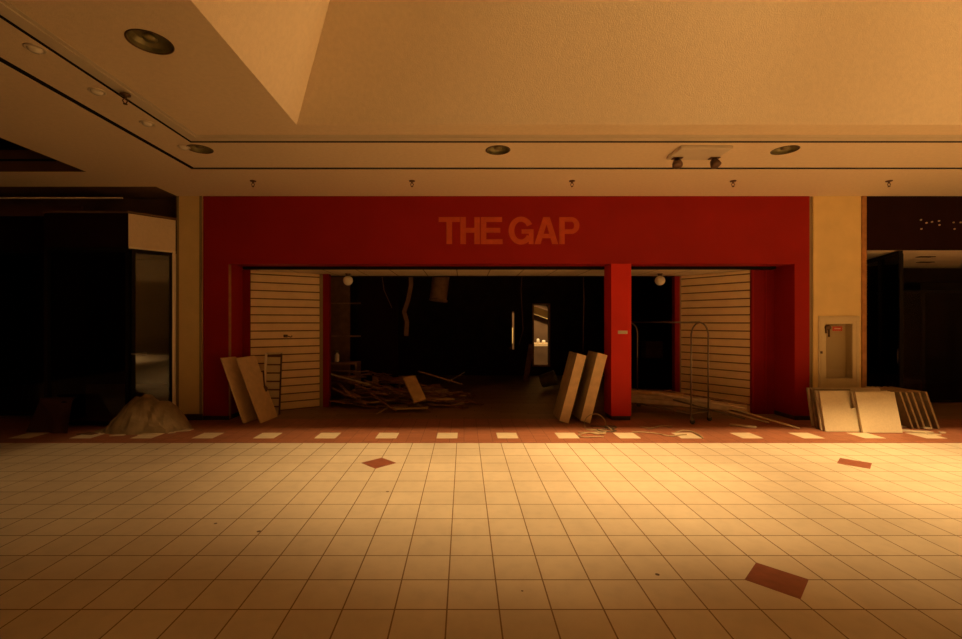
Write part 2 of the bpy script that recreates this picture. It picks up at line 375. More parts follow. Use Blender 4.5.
# ------------------------------------------------------------------ lettering on the header
sign = thing('shop_sign', (.75, fy, 2.93), 'faded ghost lettering reading THE GAP on red header', 'sign')
def zx(x, y): return ((400+x/4.008-CX)*fy/F, H+(CY-(180+y/4.008))*fy/F)
def poly_letter(polys):
    mb = MB()
    for i, pl in enumerate(polys):
        q = [zx(*p) for p in pl]; e = .00015*(i%7)+(.0012 if len(polys) > 10 and i >= len(polys)-2 and len(pl) == 4 and polys[0] != pl else 0)
        mb.prism([(a, b) for a, b in q], (0, fy-.006-e, 0), (1,0,0), (0,0,1), (0,.0065+e,0))
    mb.build('letter', M['letter'], sign)
def rc(x0, y0, x1, y1): return [(x0,y0),(x1,y0),(x1,y1),(x0,y1)]
T0, B0 = 149, 257
poly_letter([rc(155,T0,240,168), rc(186,168,209,B0)])
poly_letter([rc(242,T0,264,B0), rc(264,192,298,211), rc(298,T0,320,B0)])
poly_letter([rc(324,T0,346,B0), rc(346,T0,409,168), rc(346,192,402,211), rc(346,238,411,B0)])
def arc(cx, cy, ro_x, ro_y, ri_x, ri_y, a0, a1, n=26):
    out = []
    for i in range(n):
        t0 = math.radians(a0+(a1-a0)*i/n); t1 = math.radians(a0+(a1-a0)*(i+1)/n)
        out.append([(cx+ro_x*math.cos(t0), cy-ro_y*math.sin(t0)), (cx+ro_x*math.cos(t1), cy-ro_y*math.sin(t1)),
                    (cx+ri_x*math.cos(t1), cy-ri_y*math.sin(t1)), (cx+ri_x*math.cos(t0), cy-ri_y*math.sin(t0))])
    return out
poly_letter(arc(485, 203, 50, 56, 27, 36, 28, 330) + [rc(487,198,535,215), rc(516,215,535,B0)])
poly_letter([[(574,T0),(600,T0),(587,178),(563,B0),(539,B0)], [(587,178),(600,T0),(634,B0),(610,B0)], rc(568,216,604,233)])
poly_letter([rc(638,T0,660,B0), rc(660,T0,690,167), rc(660,198,690,216)] + arc(686, 182.5, 33, 33.5, 12, 15.5, -90, 90))

# ------------------------------------------------------------------ pilasters
mb = MB(); mb.box(-4.84, -4.41, fy, fy+.4, 0, CEIL); S('wall_pilaster_left', mb, M['pil'], 'narrow tan pilaster left of the red shopfront')
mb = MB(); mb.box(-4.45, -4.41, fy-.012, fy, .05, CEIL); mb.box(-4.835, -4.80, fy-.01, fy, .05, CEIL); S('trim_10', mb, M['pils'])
S('baseboard_left', MB().box(-4.85, -4.40, fy-.02, fy, 0, .10), M['kick'])
px0, px1 = 5.885, 6.69; hx0, hx1, hz0, hz1 = 6.07, 6.54, .69, 1.63
mb = MB(); mb.box(px0, hx0, fy, fy+.4, 0, CEIL); mb.box(hx1, px1, fy, fy+.4, 0, CEIL)
mb.box(hx0, hx1, fy, fy+.4, 0, hz0); mb.box(hx0, hx1, fy, fy+.4, hz1, CEIL); mb.box(hx0, hx1, fy+.2, fy+.4, hz0, hz1)
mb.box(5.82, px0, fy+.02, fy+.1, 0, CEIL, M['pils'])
S('wall_pilaster_right', mb, M['pil'], 'wide tan pilaster right of the red shopfront')
S('trim_11', MB().box(6.69, 6.765, fy-.02, fy+.3, 0, CEIL), M['wood'], 'orange wood strip beside the tan pilaster')
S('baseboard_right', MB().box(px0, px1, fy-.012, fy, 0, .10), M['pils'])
# extinguisher cabinet
cb = thing('extinguisher_cabinet', (6.30, fy, .55), 'empty cream extinguisher cabinet set in the tan pilaster', 'cabinet')
mb = MB(); ox0, ox1, oz0, oz1 = 5.96, 6.645, .55, 1.75
for a in ((ox0, hx0+.01, oz0, oz1), (hx1-.01, ox1, oz0, oz1), (hx0, hx1, oz0, hz0+.01), (hx0, hx1, hz1-.01, oz1)):
    mb.box(a[0], a[1], fy-.02, fy-.001, a[2], a[3])
mb.box(ox0+.03, ox1-.03, fy-.028, fy-.02, oz0+.03, oz0+.05); mb.box(ox0+.03, ox1-.03, fy-.028, fy-.02, oz1-.05, oz1-.03)
mb.box(ox0+.03, ox0+.05, fy-.028, fy-.02, oz0+.05, oz1-.05); mb.box(ox1-.05, ox1-.03, fy-.028, fy-.02, oz0+.05, oz1-.05)
mb.build('frame', M['cab'], cb)
mb = MB(); mb.box(hx0+.002, hx1-.002, fy+.12, fy+.129, hz0+.002, hz1-.002); mb.box(hx0+.001, hx0+.01, fy, fy+.12, hz0, hz1); mb.box(hx1-.01, hx1-.001, fy, fy+.12, hz0, hz1); mb.box(hx0+.01, hx1-.01, fy, fy+.12, hz0+.001, hz0+.01); mb.box(hx0+.01, hx1-.01, fy, fy+.12, hz1-.01, hz1-.001)
mb.build('liner', M['cab'], cb)
MB().box(hx0+.01, hx1-.01, fy-.008, fy-.004, hz0+.01, hz1-.01).build('door_pane', M['cglass'], cb)
mb = MB(); mb.lathe((6.10, fy-.03, 1.56), [(.035,-.03),(.045,-.02),(.045,.02),(.035,.03)], axis=Rx(math.pi/2), n=14); mb.box(6.065, 6.085, fy-.045, fy-.02, 1.46, 1.56); mb.box(6.115, 6.13, fy-.045, fy-.02, 1.40, 1.54)
mb.build('lock', M['brass'], cb)
mb = MB(); mb.box(6.20, 6.36, fy-.013, fy-.008, 1.50, 1.575); mb.box(6.23, 6.33, fy-.015, fy-.013, 1.532, 1.545, M['white']); mb.build('sticker', M['redsticker'], cb, label='red instruction sticker')
MB().box(5.985, 6.01, fy-.04, fy-.02, 1.12, 1.16).build('latch', M['brass'], cb)

# ------------------------------------------------------------------ shop on the left
lf = 7.13
mb = MB(); mb.box(-6.6, -5.29, lf, 7.6, 2.82, 3.365, M['dbrown'])
A, B = Vector((-5.28, lf, 0)), Vector((-4.85, 7.62, 0)); u = (B-A)
mb.prism([(-6.6, 7.13), (-5.28, 7.13), (-4.85, 7.62), (-4.85, 7.95), (-6.6, 7.95)], (0,0,2.80), (1,0,0), (0,1,0), (0,0,.03), M['glaze'])
mb.prism([(-6.62, 7.10), (-5.27, 7.10), (-4.84, 7.60), (-4.84, 7.95), (-6.62, 7.95)], (0,0,3.365), (1,0,0), (0,1,0), (0,0,.03), M['mbrown'])
mb.box(WX0, -6.6, 7.85, 7.95, 2.86, 3.5, M['dbrown']); mb.box(WX0, -6.3, 7.45, 7.5, 3.40, 3.56, M['fascia']); mb.box(WX0, -4.84, 7.9, 7.96, 3.365, CEIL+.02, M['mbrown'])
mb.box(WX0, -4.84, 7.1, 7.96, CEIL+.02, CEIL+.15, M['mbrown'])
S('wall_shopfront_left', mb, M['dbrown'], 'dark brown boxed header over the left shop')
mb = MB(); nn = Vector((u.y, -u.x, 0)).normalized()
mb.fbox(A+Vector((0,0,2.83)), u, -nn*.05, (0,0,.53)); S('wall_fascia_left', mb, M['ceil'], 'angled cream fascia of the left shop')
mb = MB(); mb.fbox(A+nn*.012+Vector((0,0,2.81)), u, -nn*.012, (0,0,.03)); mb.box(WX0, -5.35, 7.09, 7.11, 3.585, 3.605)
mb.fbox(B+Vector((-.035,-.035,.06)), (.035,.02,0), (0,.03,0), (0,0,2.75))
S('trim_12', mb, M['brightm'], 'thin pale metal edge strips on the left shop')
# glazing of the left shop
def window(n, a, b, z0_, z1_, glm, fm=M['glaze'], w=.05, mull=()):
    a, b = Vector((*a, 0)), Vector((*b, 0)); u = b-a; e = u.normalized(); nn = Vector((e.y, -e.x, 0))
    o = S('window_%d' % n, MB().fbox(a+Vector((0,0,z0_+w))+nn*.004, u, -nn*.008, (0,0,z1_-z0_-2*w)), glm)
    o['_w'] = (0,0,0)
    mb = MB(); mb.fbox(a+Vector((0,0,z0_)), u, -nn*.05, (0,0,w)); mb.fbox(a+Vector((0,0,z1_-w)), u, -nn*.05, (0,0,w))
    for t in (0.0, *mull, 1.0):
        q = a+u*t-e*(w*t); mb.fbox(q+Vector((0,0,z0_+w))+nn*.006, e*w, -nn*.05, (0,0,z1_-z0_-2*w))
    mb.build('window_frame', fm, o)
window(1, (-6.58, 7.16), (-5.30, 7.16), .02, 2.80, M['glass'])
window(2, (-5.26, 7.17), (-4.89, 7.60), .02, 2.80, M['glass'])
window(3, (WX0, 7.9), (-6.65, 7.9), .02, 2.86, M['glass'], mull=(.33, .66))
hd = thing('door_handle', (-5.2, 7.2, 1.17), 'short pale bar handle on the angled left shop glass', 'handle')
MB().tube([(-5.23,7.12,1.15),(-5.10,7.27,1.15)], .012).build('grip', M['steel'], hd)
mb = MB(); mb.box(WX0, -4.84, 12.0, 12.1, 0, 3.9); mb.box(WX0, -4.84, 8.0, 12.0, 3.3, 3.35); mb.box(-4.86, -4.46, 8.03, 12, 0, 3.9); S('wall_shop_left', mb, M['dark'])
S('wall_partition', MB().box(-6.66, -6.60, 7.18, 7.9, 0, 3.36), M['dark'])

# ------------------------------------------------------------------ shop on the right
mb = MB(); mb.box(6.77, WX1, fy, fy+.12, 2.875, CEIL); S('wall_shopfront_right', mb, M['dbrown'], 'dark brown header of the right shop')
S('ceiling_right', MB().box(6.7, WX1, fy+.12, 10.35, 2.88, 2.93), M['ceil'])
mb = MB(); mb.box(6.66, 6.72, 8.03, 13, 0, 2.9); mb.box(6.7, WX1, 12.9, 13, 0, 3.8); mb.box(6.7, WX1, 10.35, 10.45, 2.55, 3.3); mb.box(6.7, WX1, 10.4, 13, 3.3, 3.35)
S('wall_shop_right', mb, M['dark'])
window(4, (7.50, 7.74), (8.06, 9.15), .02, 2.87, M['gglass'], mull=(.5,))
window(5, (8.06, 9.18), (WX1, 9.18), .02, 2.3, M['glass'], mull=(.25, .5, .75))
MB().box(6.9, 12, 9.6, 10.1, 0.0, .55).build('display_plinth', M['debris'], label='low dark display platform inside the right shop', cat='platform')
hd = thing('door_handle', (7.62, 7.95, 1.05), 'small pale door handle on the green right shop glass', 'handle')
MB().tube([(7.58,7.9,.92),(7.55,7.88,.98),(7.55,7.88,1.12),(7.58,7.9,1.18)], .016).build('grip', M['steel'], hd)
for i, (a, b) in enumerate(((925, 256.5), (925, 262))):
    z = 2.88; Y = (z-H)*F/(CY-b); x = (a-CX)*Y/F
    g = thing('ceiling_vent', (x, Y, z-.01), ('nearer','farther')[i]+' dark slot vent in right shop ceiling', 'vent', 'slot vents in the right shop')
    MB().box(x-.13, x+.13, Y-.05, Y+.05, z-.012, z-.002).build('slot', M['black'], g)
    MB().box(x-.14, x+.14, Y-.06, Y-.05, z-.016, z-.002).build('rim', M['brass'], g)
sm_ = thing('sign_studs', (7.9, fy, 3.2), 'row of tiny pale stubs where letters were removed', 'sign mount')
for a, b in ((920.5,220),(921,229),(926,223),(931.5,222),(938.5,221),(939,225),(953,222.5),(954,229),(960,222.5),(966,222),(967,229)):
    p = P(a, b, fy); MB().lathe(p, [(.012,0),(.014,.012),(.009,.02)], n=8, axis=Rx(math.pi/2)).build('stud', M['cab'], sm_)

# ------------------------------------------------------------------ ceiling fittings
def downlight_hole(px, py, lab, r=.15):
    Y = (CEIL-H)*F/(CY-py); x = (px-CX)*Y/F
    t = thing('recessed_downlight', (x, Y, CEIL), lab, 'ceiling light', 'unlit downlights')
    MB().lathe((x, Y, CEIL), [(r,.02),(r,-.001),(r+.008,-.001),(r+.007,-.006),(r-.003,-.004),(r-.008,.02)], n=36, caps=False).build('rim', M['brass'], t)
    mb = MB(); n = 36; prof = [(r-.006,.0),(r-.012,.03),(r*.75,.06),(r*.4,.07)]
    vs = []; fs = []
    for rr, z in prof:
        for k_ in range(n):
            q = 2*math.pi*k_/n; vs.append((x+rr*math.cos(q), Y+rr*math.sin(q), CEIL+z))
    for i in range(len(prof)-1):
        for k_ in range(n):
            k2 = (k_+1)%n; fs.append((i*n+k_, (i+1)*n+k_, (i+1)*n+k2, i*n+k2))
    fs.append(tuple(3*n+k_ for k_ in range(n))[::-1])
    mb.add(vs, fs, None, False); mb.build('reflector', M['can'], t)
    MB().lathe((x, Y, CEIL+.012), [(.01,0),(.045,.004),(.05,.02),(.03,.045),(.02,.057)], n=16).build('bulb', M['can'], t)
downlight_hole(150, 42, 'large unlit round downlight in upper left ceiling', .15)
downlight_hole(200, 149, 'unlit round downlight at the left corner of moulding', .14)
downlight_hole(498, 150, 'unlit round downlight above the ghost lettering', .145)
downlight_hole(785, 150, 'unlit round downlight right of the emergency light', .145)
names = ('nearest the camera', 'second', 'third', 'at the moulding corner')
for i, (a, b) in enumerate(((35,48),(97,91),(147,123),(184,147))):
    Y = (CEIL-H)*F/(CY-b); x = (a-CX)*Y/F
    t = thing('eyeball_lamp', (x, Y, CEIL), 'small pale round lamp in left ceiling band, '+names[i]+(' from camera' if i in (1,2) else ''), 'ceiling light', 'small round lamps in the left ceiling band')
    MB().lathe((x, Y, CEIL), [(.068,0),(.07,-.006),(.058,-.012),(.05,-.002)], n=24).build('rim', M['trimc'], t)
    MB().lathe((x, Y, CEIL), [(.05,-.001),(.046,-.018),(.03,-.03),(.008,-.034)], n=20).build('bulb', M['opal'], t)
def sprinkler(x, Y, z, lab):
    t = thing('sprinkler_head', (x, Y, z), lab, 'sprinkler', 'ceiling sprinklers')
    MB().lathe((x, Y, z), [(.045,0),(.042,-.012),(.012,-.018),(.012,-.04)], n=16).build('base', M['brass'], t)
    mb = MB(); mb.tube([(x-.006,Y,z-.03),(x-.025,Y,z-.055),(x-.006,Y,z-.085)], .005, n=6); mb.tube([(x+.006,Y,z-.03),(x+.025,Y,z-.055),(x+.006,Y,z-.085)], .005, n=6)
    mb.build('yoke', M['brass'], t)
    MB().lathe((x, Y, z-.088), [(.006,.006),(.018,.002),(.018,-.003),(.005,-.006)], n=12).build('deflector', M['brass'], t)
for a, lab in ((253,'above the left leg of red front'),(412,'above and left of the lettering'),(572,'above the last letter of the sign'),(733,'below the emergency light'),(889,'above the right shop header')):
    Y = 6.80; sprinkler((a-CX)*Y/F, Y, CEIL, 'small bronze ceiling sprinkler '+lab)
sprinkler(-3.11, 4.16, CEIL-.03, 'small bronze ceiling sprinkler on the left moulding')
# emergency light
el = thing('emergency_light', (2.91, 5.62, CEIL), 'ceiling emergency light with two lamp heads', 'emergency light')
MB().cbox((2.91, 5.62, CEIL-.021), (.62, .39, .042), ch=.008).build('housing', M['trimc'], el)
for x, a in ((2.70, -.25), (3.17, .45)):
    q = Vector((x, 5.74, CEIL-.043)); rot = Rz(a)@Rx(-.5)
    mb = MB(); mb.tube([q, q+Vector((0,0,-.05))], .022, n=10); mb.box(x-.06, x+.06, 5.70, 5.78, CEIL-.052, CEIL-.043); arm = mb.build('bracket', M['brass'], el)
    MB().lathe(q+Vector((0,0,-.05)), [(.02,.03),(.045,.02),(.06,-.03),(.062,-.06),(.04,-.068),(.01,-.07)], n=18, axis=rot).build('lamp_head', M['brass'], el)
# globes under entry ceiling
for a, lab in ((348,'white opal globe lamp at left under entry ceiling'),(660,'white opal globe lamp right of the red pillar')):
    Y = 8.75; x = (a-CX)*Y/F; z = 2.585
    t = thing('globe_lamp', (x, Y, z), lab, 'ceiling light', 'globe lamps')
    MB().lathe((x,Y,z), [(.05,0),(.05,-.01),(.035,-.02),(.035,-.045)], n=18).build('collar', M['brass'], t)
    r = .095; MB().lathe((x,Y,z-.04-r), [(r*math.sin(math.radians(a_)), r*math.cos(math.radians(a_))) for a_ in range(12, 180, 12)][::-1], n=24).build('globe', M['opal'], t)

# ------------------------------------------------------------------ leaning boards
def lean_slab(near_b, far_b, near_t, far_t, thick, side, name, m, label, cat, group, parts=None):
    """board standing on its end: two bottom corners, two top corners, thickness along side"""
    a, b, c, d = map(Vector, (near_b, far_b, far_t, near_t)); n = Vector(side).normalized()*thick
    mb = MB(); vs = [a, b, c, d, a+n, b+n, c+n, d+n]
    fs = [(0,1,2,3),(7,6,5,4),(0,4,5,1),(1,5,6,2),(2,6,7,3),(3,7,4,0)]
    nrm = (b-a).cross(d-a)
    if nrm.dot(n) > 0: fs = [f[::-1] for f in fs]
    mb.add(vs, fs, m); o = mb.build(name, m, label=label, cat=cat, group=group)
    bv = o.modifiers.new('soft', 'BEVEL'); bv.width = .006; bv.segments = 2
    return o
G1 = 'boards leaning at the left leg'
def slab_px(bn, bf, tn, ylean, thick, side, name, m, label, group):
    a = G(*bn); b = G(*bf); t_ = P(tn[0], tn[1], a.y+ylean); e = b-a
    return lean_slab(a, b, t_, t_+e, thick, side, name, m, label, 'board', group)
slab_px((244,423.5), (258,419), (221.5,358.5), .05, .028, (-1,0,.35), 'shelf_board', M['board'], 'beige laminate board leaning against the left red leg, outer one', G1)
slab_px((261,423.5), (278,416.5), (237,358.5), .05, .028, (-1,0,.35), 'shelf_board', M['board'], 'wider beige laminate board leaning next to the slatted offcut', G1)
# slatted offcut standing in front of the slatwall
sp = thing('slatted_panel', (-3.35, 8.05, 0), 'small slatted offcut with bright edge leaning on slatwall', 'panel')
for (x, y, z, w) in [(-3.53, 7.98, .02+i*.147, .24) for i in range(7)]:
    MB().cbox((x+.14, y+.10*z+.02, z+.06), (w, .02, .122), ch=.004).build('slat', M['cab'], sp)
MB().fbox((-3.53,8.02,.02), (.25,0,0), (0,.008,0), (0,.1,1.04)).build('backing', M['groove'], sp)
MB().fbox((-3.54,7.95,.02), (.035,0,0), (0,.03,0), (.0,.1,1.07)).build('edge_strip', M['brightm'], sp, label='bright metal edge')
MB().fbox((-3.26,7.955,.02), (.02,0,0), (0,.03,0), (.0,.1,1.07)).build('edge_strip', M['brass'], sp, label='dark edge')
MB().fbox((-3.52,8.06,1.08), (.28,0,0), (0,.03,0), (0,0,.025)).build('top_rail', M['paper'], sp)
b0 = P(264.5, 389, 7.85)
t = thing('hanging_tool', tuple(b0), 'small dark round tool hanging by the slatted offcut', 'tool')
MB().lathe(b0, [(.02,-.015),(.055,-.01),(.055,.01),(.02,.015)], n=18, axis=Rx(math.pi/2)).build('disc', M['brass'], t)
MB().tube([b0+Vector((0,0,.05)), b0+Vector((-.01,0,.16)), b0+Vector((-.02,0,.32))], .012).build('handle', M['brass'], t)
# two deep shelves leaning towards the pillar
def deep_shelf(bl, tl, Y, wpx, depth, lean_y, label):
    s_ = Y/F; xb, xt = (bl[0]-CX)*s_, (tl[0]-CX)*(Y+lean_y)/F; w = wpx*s_; zt_ = H+(CY-tl[1])*(Y+lean_y)/F
    L = math.hypot(xt-xb, zt_); ax = Vector((xt-xb, lean_y, zt_)).normalized(); wx = Vector((zt_, 0, -(xt-xb))).normalized()
    o = Vector((xb, Y, .0)) + Vector((0,0,max(0, -(wx*w).z))); dv = Vector((0, depth, 0))
    t = thing('shelf_box', o, label, 'shelf', 'deep shelves leaning at pillar')
    MB().fbox(o+Vector((0,-.0,0)), wx*w, Vector((0,.018,0)), ax*L).build('front_lip', M['board'], t)
    mb = MB(); mb.fbox(o+Vector((0,.018,0)), wx*.022, dv, ax*L); mb.fbox(o+wx*(w-.022)+Vector((0,.018,0)), wx*.022, dv, ax*L)
    mb.fbox(o+Vector((0,.018,0))+wx*.022, wx*(w-.044), dv, ax*.02); mb.fbox(o+Vector((0,.018,0))+wx*.022+ax*(L-.02), wx*(w-.044), dv, ax*.02)
    mb.build('body', M['boardside'], t)
    return t
deep_shelf((559.5,423), (577.5,355.5), 7.36, 9.5, .55, .12, 'deep beige shelf leaning towards the pillar, the farther one')
deep_shelf((580.5,423), (598.0,355), 7.36, 10.0, .55, .12, 'deep beige shelf leaning closest to the red pillar')

# ------------------------------------------------------------------ garment rack
E1, E2 = Vector((3.67,7.32,0)), Vector((4.07,7.55,0)); Ld = Vector((-.5,.866,0))*1.42
rk = thing('garment_rack', (3.5, 8.0, 0), 'chrome rolling garment rack with arched ends', 'garment rack')
def arch(a, b, off):
    a, b = a+off, b+off; mid = (a+b)/2; w = (b-a)/2; pts = [a+Vector((0,0,.17)), a+Vector((0,0,1.35))]
    for q in range(0, 181, 12):
        c, s_ = math.cos(math.radians(q)), math.sin(math.radians(q)); pts.append(mid-w*c+Vector((0,0,1.42+.22*s_)))
    pts += [b+Vector((0,0,1.35)), b+Vector((0,0,.17))]
    return pts
Z0 = Vector((0,0,0))
for off in (Z0, Ld): MB().tube(arch(E1, E2, off), .0125, n=10).build('end_arch', M['rackm'], rk)
mid = (E1+E2)/2; MB().tube([mid+Vector((0,0,1.645)), mid+Ld+Vector((0,0,1.645))], .014, n=10).build('hanging_rail', M['rackm'], rk)
mb = MB()
for a in (E1, E2): mb.tube([a+Vector((0,0,.17)), a+Ld+Vector((0,0,.17))], .014, n=8)
for off in (Z0, Ld): mb.tube([E1+off+Vector((0,0,.17)), E2+off+Vector((0,0,.17))], .014, n=8)
mb.build('base_frame', M['rackm'], rk)
for a in (E1, E2, E1+Ld, E2+Ld):
    c = MB(); c.tube([a+Vector((0,0,.17)), a+Vector((0,0,.10))], .016); c.cbox(a+Vector((.012,0,.08)), (.05,.035,.05), ch=.006); f_ = c.build('caster_fork', M['rackm'], rk)
    MB().lathe(a+Vector((.02,0,.042)), [(.015,-.014),(.04,-.012),(.042,0),(.04,.012),(.015,.014)], n=18, axis=Rx(math.pi/2)).build('wheel', M['rubber'], f_)
# long pieces lying across the base
def plank(a, b, w, t_, m, name, label, cat, group, roll=0.0):
    a, b = Vector(a), Vector(b); u = (b-a); L = u.length; u.normalize()
    s_ = u.cross(Vector((0,0,1))).normalized(); n = s_.cross(u); q = Matrix.Rotation(roll, 3, u); s_ = q@s_; n = q@n
    mb = MB(); rot = Matrix((u, s_, n)).transposed(); mb.cbox((a+b)/2, (L, w, t_), rot, None, ch=min(t_*.2, .01))
    return mb.build(name, m, label=label, cat=cat, group=group)
gp = 'flattened lengths across the rack base'
plank((2.85,8.50,.235), (4.45,7.62,.235), .34, .09, M['card'], 'flat_carton', 'wide grey flattened carton lying lowest across rack base', 'carton', gp)
plank((2.95,8.42,.312), (4.20,7.72,.312), .28, .06, M['card'], 'flat_carton', 'second flattened carton on the rack base, mid pile', 'carton', gp)
plank((2.85,8.55,.367), (3.85,7.94,.367), .22, .045, M['splint2'], 'flat_carton', 'narrower brown carton on top of the rack base pile', 'carton', gp)
plank((3.30,7.95,.41), (4.62,7.42,.24), .045, .03, M['card'], 'wood_batten', 'short tan batten on the rack pile edge', 'batten', gp, .3)
plank((3.55,8.1,.43), (4.70,7.52,.29), .05, .025, M['splint'], 'wood_batten', 'dark brown batten lying over the rack cartons', 'batten', gp)
for i, (a, b, m, lab) in enumerate((((3.95,7.82,.36), (5.16,6.96,.012), 'cable', 'longest pale pole running from rack to brick floor'), ((3.7,7.95,.34), (4.85,7.2,.05), 'card', 'middle grey pole sloping off the rack'), ((3.6,7.8,.31), (4.5,7.25,.10), 'cabled', 'shortest dark pole under the others at rack'))):
    MB().tube([a, b], .014, M[m]).build('thin_pole', M[m], label=lab, cat='pole', group='poles off the rack')
plank((4.25,7.25,.012), (4.55,7.05,.012), .10, .02, M['paper'], 'board_scrap', 'pale board scrap on floor below the thin poles', 'scrap', 'board scraps')

# ------------------------------------------------------------------ cables
def wander(start, head, n, step, turn, rr):
    p = Vector(start); pts = [p.copy()]; a = head; da = 0
    for i in range(n):
        da = da*.7+rr.uniform(-turn, turn); a += da; p = p+Vector((math.cos(a)*step, math.sin(a)*step*.5, 0)); p.z = .008+abs(math.sin(i*.5))*.008; pts.append(p.copy())
    return pts
rr = random.Random(3)
specs = [((1.86,6.95),-.2,24,.07,.5,'cable','loose pale cable starting at the leaning shelves'),
 ((2.0,7.15),.1,20,.07,.6,'cabled','dark cable curling at foot of the pillar'),
 ((1.7,6.75),-.5,26,.06,.45,'cable','pale cable looping over a square inlay'),
 ((2.5,6.75),.3,18,.06,.5,'cable','pale cable right of pillar foot'),
 ((2.2,7.05),-.1,18,.06,.7,'cabled','short dark cable tangled before the pillar')]
for s_, hd_, n, st_, tu, m, lab in specs:
    pts = wander((*s_, .01), hd_, n, st_, tu, rr)
    for p in pts: p.y = min(7.2, max(6.45, p.y))
    MB().tube(pts, .008, n=6).build('loose_cable', M[m], label=lab, cat='cable', group='cables on the brick floor')
pts = [G(585,428)+Vector((0,0,.01))]
c_ = G(594,425)
for q in range(180, -1, -15): pts.append(c_+Vector((.17*math.cos(math.radians(q)), -.05, .17*math.sin(math.radians(q))+.02)))
pts.append(G(612,431)+Vector((0,0,.01)))
MB().tube(pts, .009, n=6).build('loose_cable', M['cable'], label='pale cable arching up before the leaning shelves', cat='cable', group='cables on the brick floor')
pts = [G(a, b)+Vector((0,0,.01)) for a, b in ((676,433),(683,431),(692,432),(700,436),(703,439))]
MB().tube(pts, .010, n=6).build('loose_cable', M['cable'], label='pale cable bent over inlay below the rack', cat='cable', group='cables on the brick floor')
pts = [G(a, b)+Vector((0,0,.01)) for a, b in ((640,427),(650,429),(661,426.5),(672,427))]
MB().tube(pts, .009, n=6).build('loose_cable', M['cable'], label='short pale cable left of the rack casters', cat='cable', group='cables on the brick floor')

# ------------------------------------------------------------------ ceiling tiles at the right
def ceiling_tile(x, Y, yaw, lean, label, m=('ctile','ctile_edge'), w=.59, h=.60, roll=0.0, grp='loose ceiling tiles by pilaster', bite=None):
    """x,Y bottom-left corner; leans back by lean"""
    t_ = .028; rot = Rz(yaw)@Rx(-lean)@Ry(roll)
    pl = [(0,0),(w,0),(w,h),(0,h)] if not bite else [(0,0),(w,0),(w,h*bite),(w*.72,h*(bite-.06)),(w*.66,h*.9),(w*.6,h),(0,h)]
    mb = MB(); o = Vector((x, Y, .002))
    mb.prism(pl, o, rot@Vector((1,0,0)), rot@Vector((0,0,1)), rot@Vector((0,t_,0)), M[m[0]])
    for i in range(len(mb.f)):
        if i >= 2: mb.mi[i] = mb._m(M[m[1]])
    lo = min(v.z for v in mb.v)
    for v in mb.v: v.z -= lo-.001
    return mb.build('ceiling_tile', M[m[0]], label=label, cat='ceiling tile', group=grp)
def bx(px, Y): return (px-CX)*Y/F
ceiling_tile(bx(863,6.72), 6.72, .0, .22, 'bright square ceiling tile in front, rightmost of the pale ones')
ceiling_tile(bx(859,6.79), 6.79, .0, .22, 'tile directly behind the bright front tile')
ceiling_tile(bx(856,6.86), 6.86, .0, .21, 'third tile back behind the bright front tile')
ceiling_tile(bx(825.5,6.80), 6.80, -.02, .20, 'pale ceiling tile with its upper corner broken away', bite=.62)
ceiling_tile(bx(821.5,6.87), 6.87, -.02, .20, 'tile showing a pale edge behind the broken one')
ceiling_tile(bx(817.5,6.98), 6.98, 0, .19, 'dark edged tile in mid stack at the pilaster', m=('ctiled','ctiled'), w=.60)
ceiling_tile(bx(816,7.07), 7.07, 0, .18, 'tile with brown edge near back of pilaster stack', m=('ctile','ctiled'), w=1.10)
ceiling_tile(bx(812.5,7.17), 7.17, 0, .18, 'rearmost long tile resting on the tan pilaster', w=1.15)
for i, (a, Y, lab) in enumerate(((914,6.98,'leftmost dark tile leaning at right shop entrance'),(920,6.98,'second dark tile leaning at right shop entrance'),(926,6.97,'third dark tile leaning at right shop entrance'),(933,6.97,'fourth dark tile leaning at right shop entrance'),(940,6.96,'outermost dark tile leaning at right shop entrance'))):
    ceiling_tile(bx(a,Y), Y, math.pi/2, .34, lab, m=('ctiled','ctiled_edge'), w=.60, h=.60, grp='dark tiles by the right shop')
sc = [(905,431,.25,.1),(915,427,.3,.07),(922,433,.28,.09),(933,435,.2,.06),(912,422,.3,.08),(926,429,.16,.1),(942,433,.12,.05),(900,427,.2,.08)]
for i, (a, b, w, d_) in enumerate(sc):
    p = G(a, b); an = rr.uniform(-.5,.5)
    mb = MB(); mb.prism([(-w/2,-d_/2),(w*.2,-d_*.6),(w/2,-d_*.1),(w*.3,d_*.5),(-w*.3,d_*.45)], p+Vector((0,0,.001+.006*(i%3))), (math.cos(an),math.sin(an),0), (-math.sin(an),math.cos(an),0), (0,0,.014))
    mb.build('tile_fragment', M['paper'], label='pale broken tile fragment on the floor below the dark tiles', cat='fragment', group='broken tile fragments at right')

# ------------------------------------------------------------------ things at the left
def brd(a, b, c, d_, lab, spot=False):
    lean_slab(a, b, d_, c, .025, (0,1,0), 'leaning_board', M['maroon'], lab, 'board', 'brown boards before the left shop')
Y = 6.75
brd(P(23,437,Y), P(50,437,Y), P(39,398,Y+.25), P(76,397,Y+.25), 'brown board leaning before dark left shop glass, rear one')
brd(P(50,437,Y-.06), P(66,437,Y-.06), P(40,399,Y+.16), P(73,399,Y+.16), 'brown board leaning before dark left shop glass, front one')
MB().lathe(P(64,405,Y+.14), [(.01,-.004),(.06,-.003),(.06,.002),(.01,.003)], n=14, axis=Rx(math.pi/2)).build('round_cap', M['black'], label='round black patch on the front brown board', cat='cap')
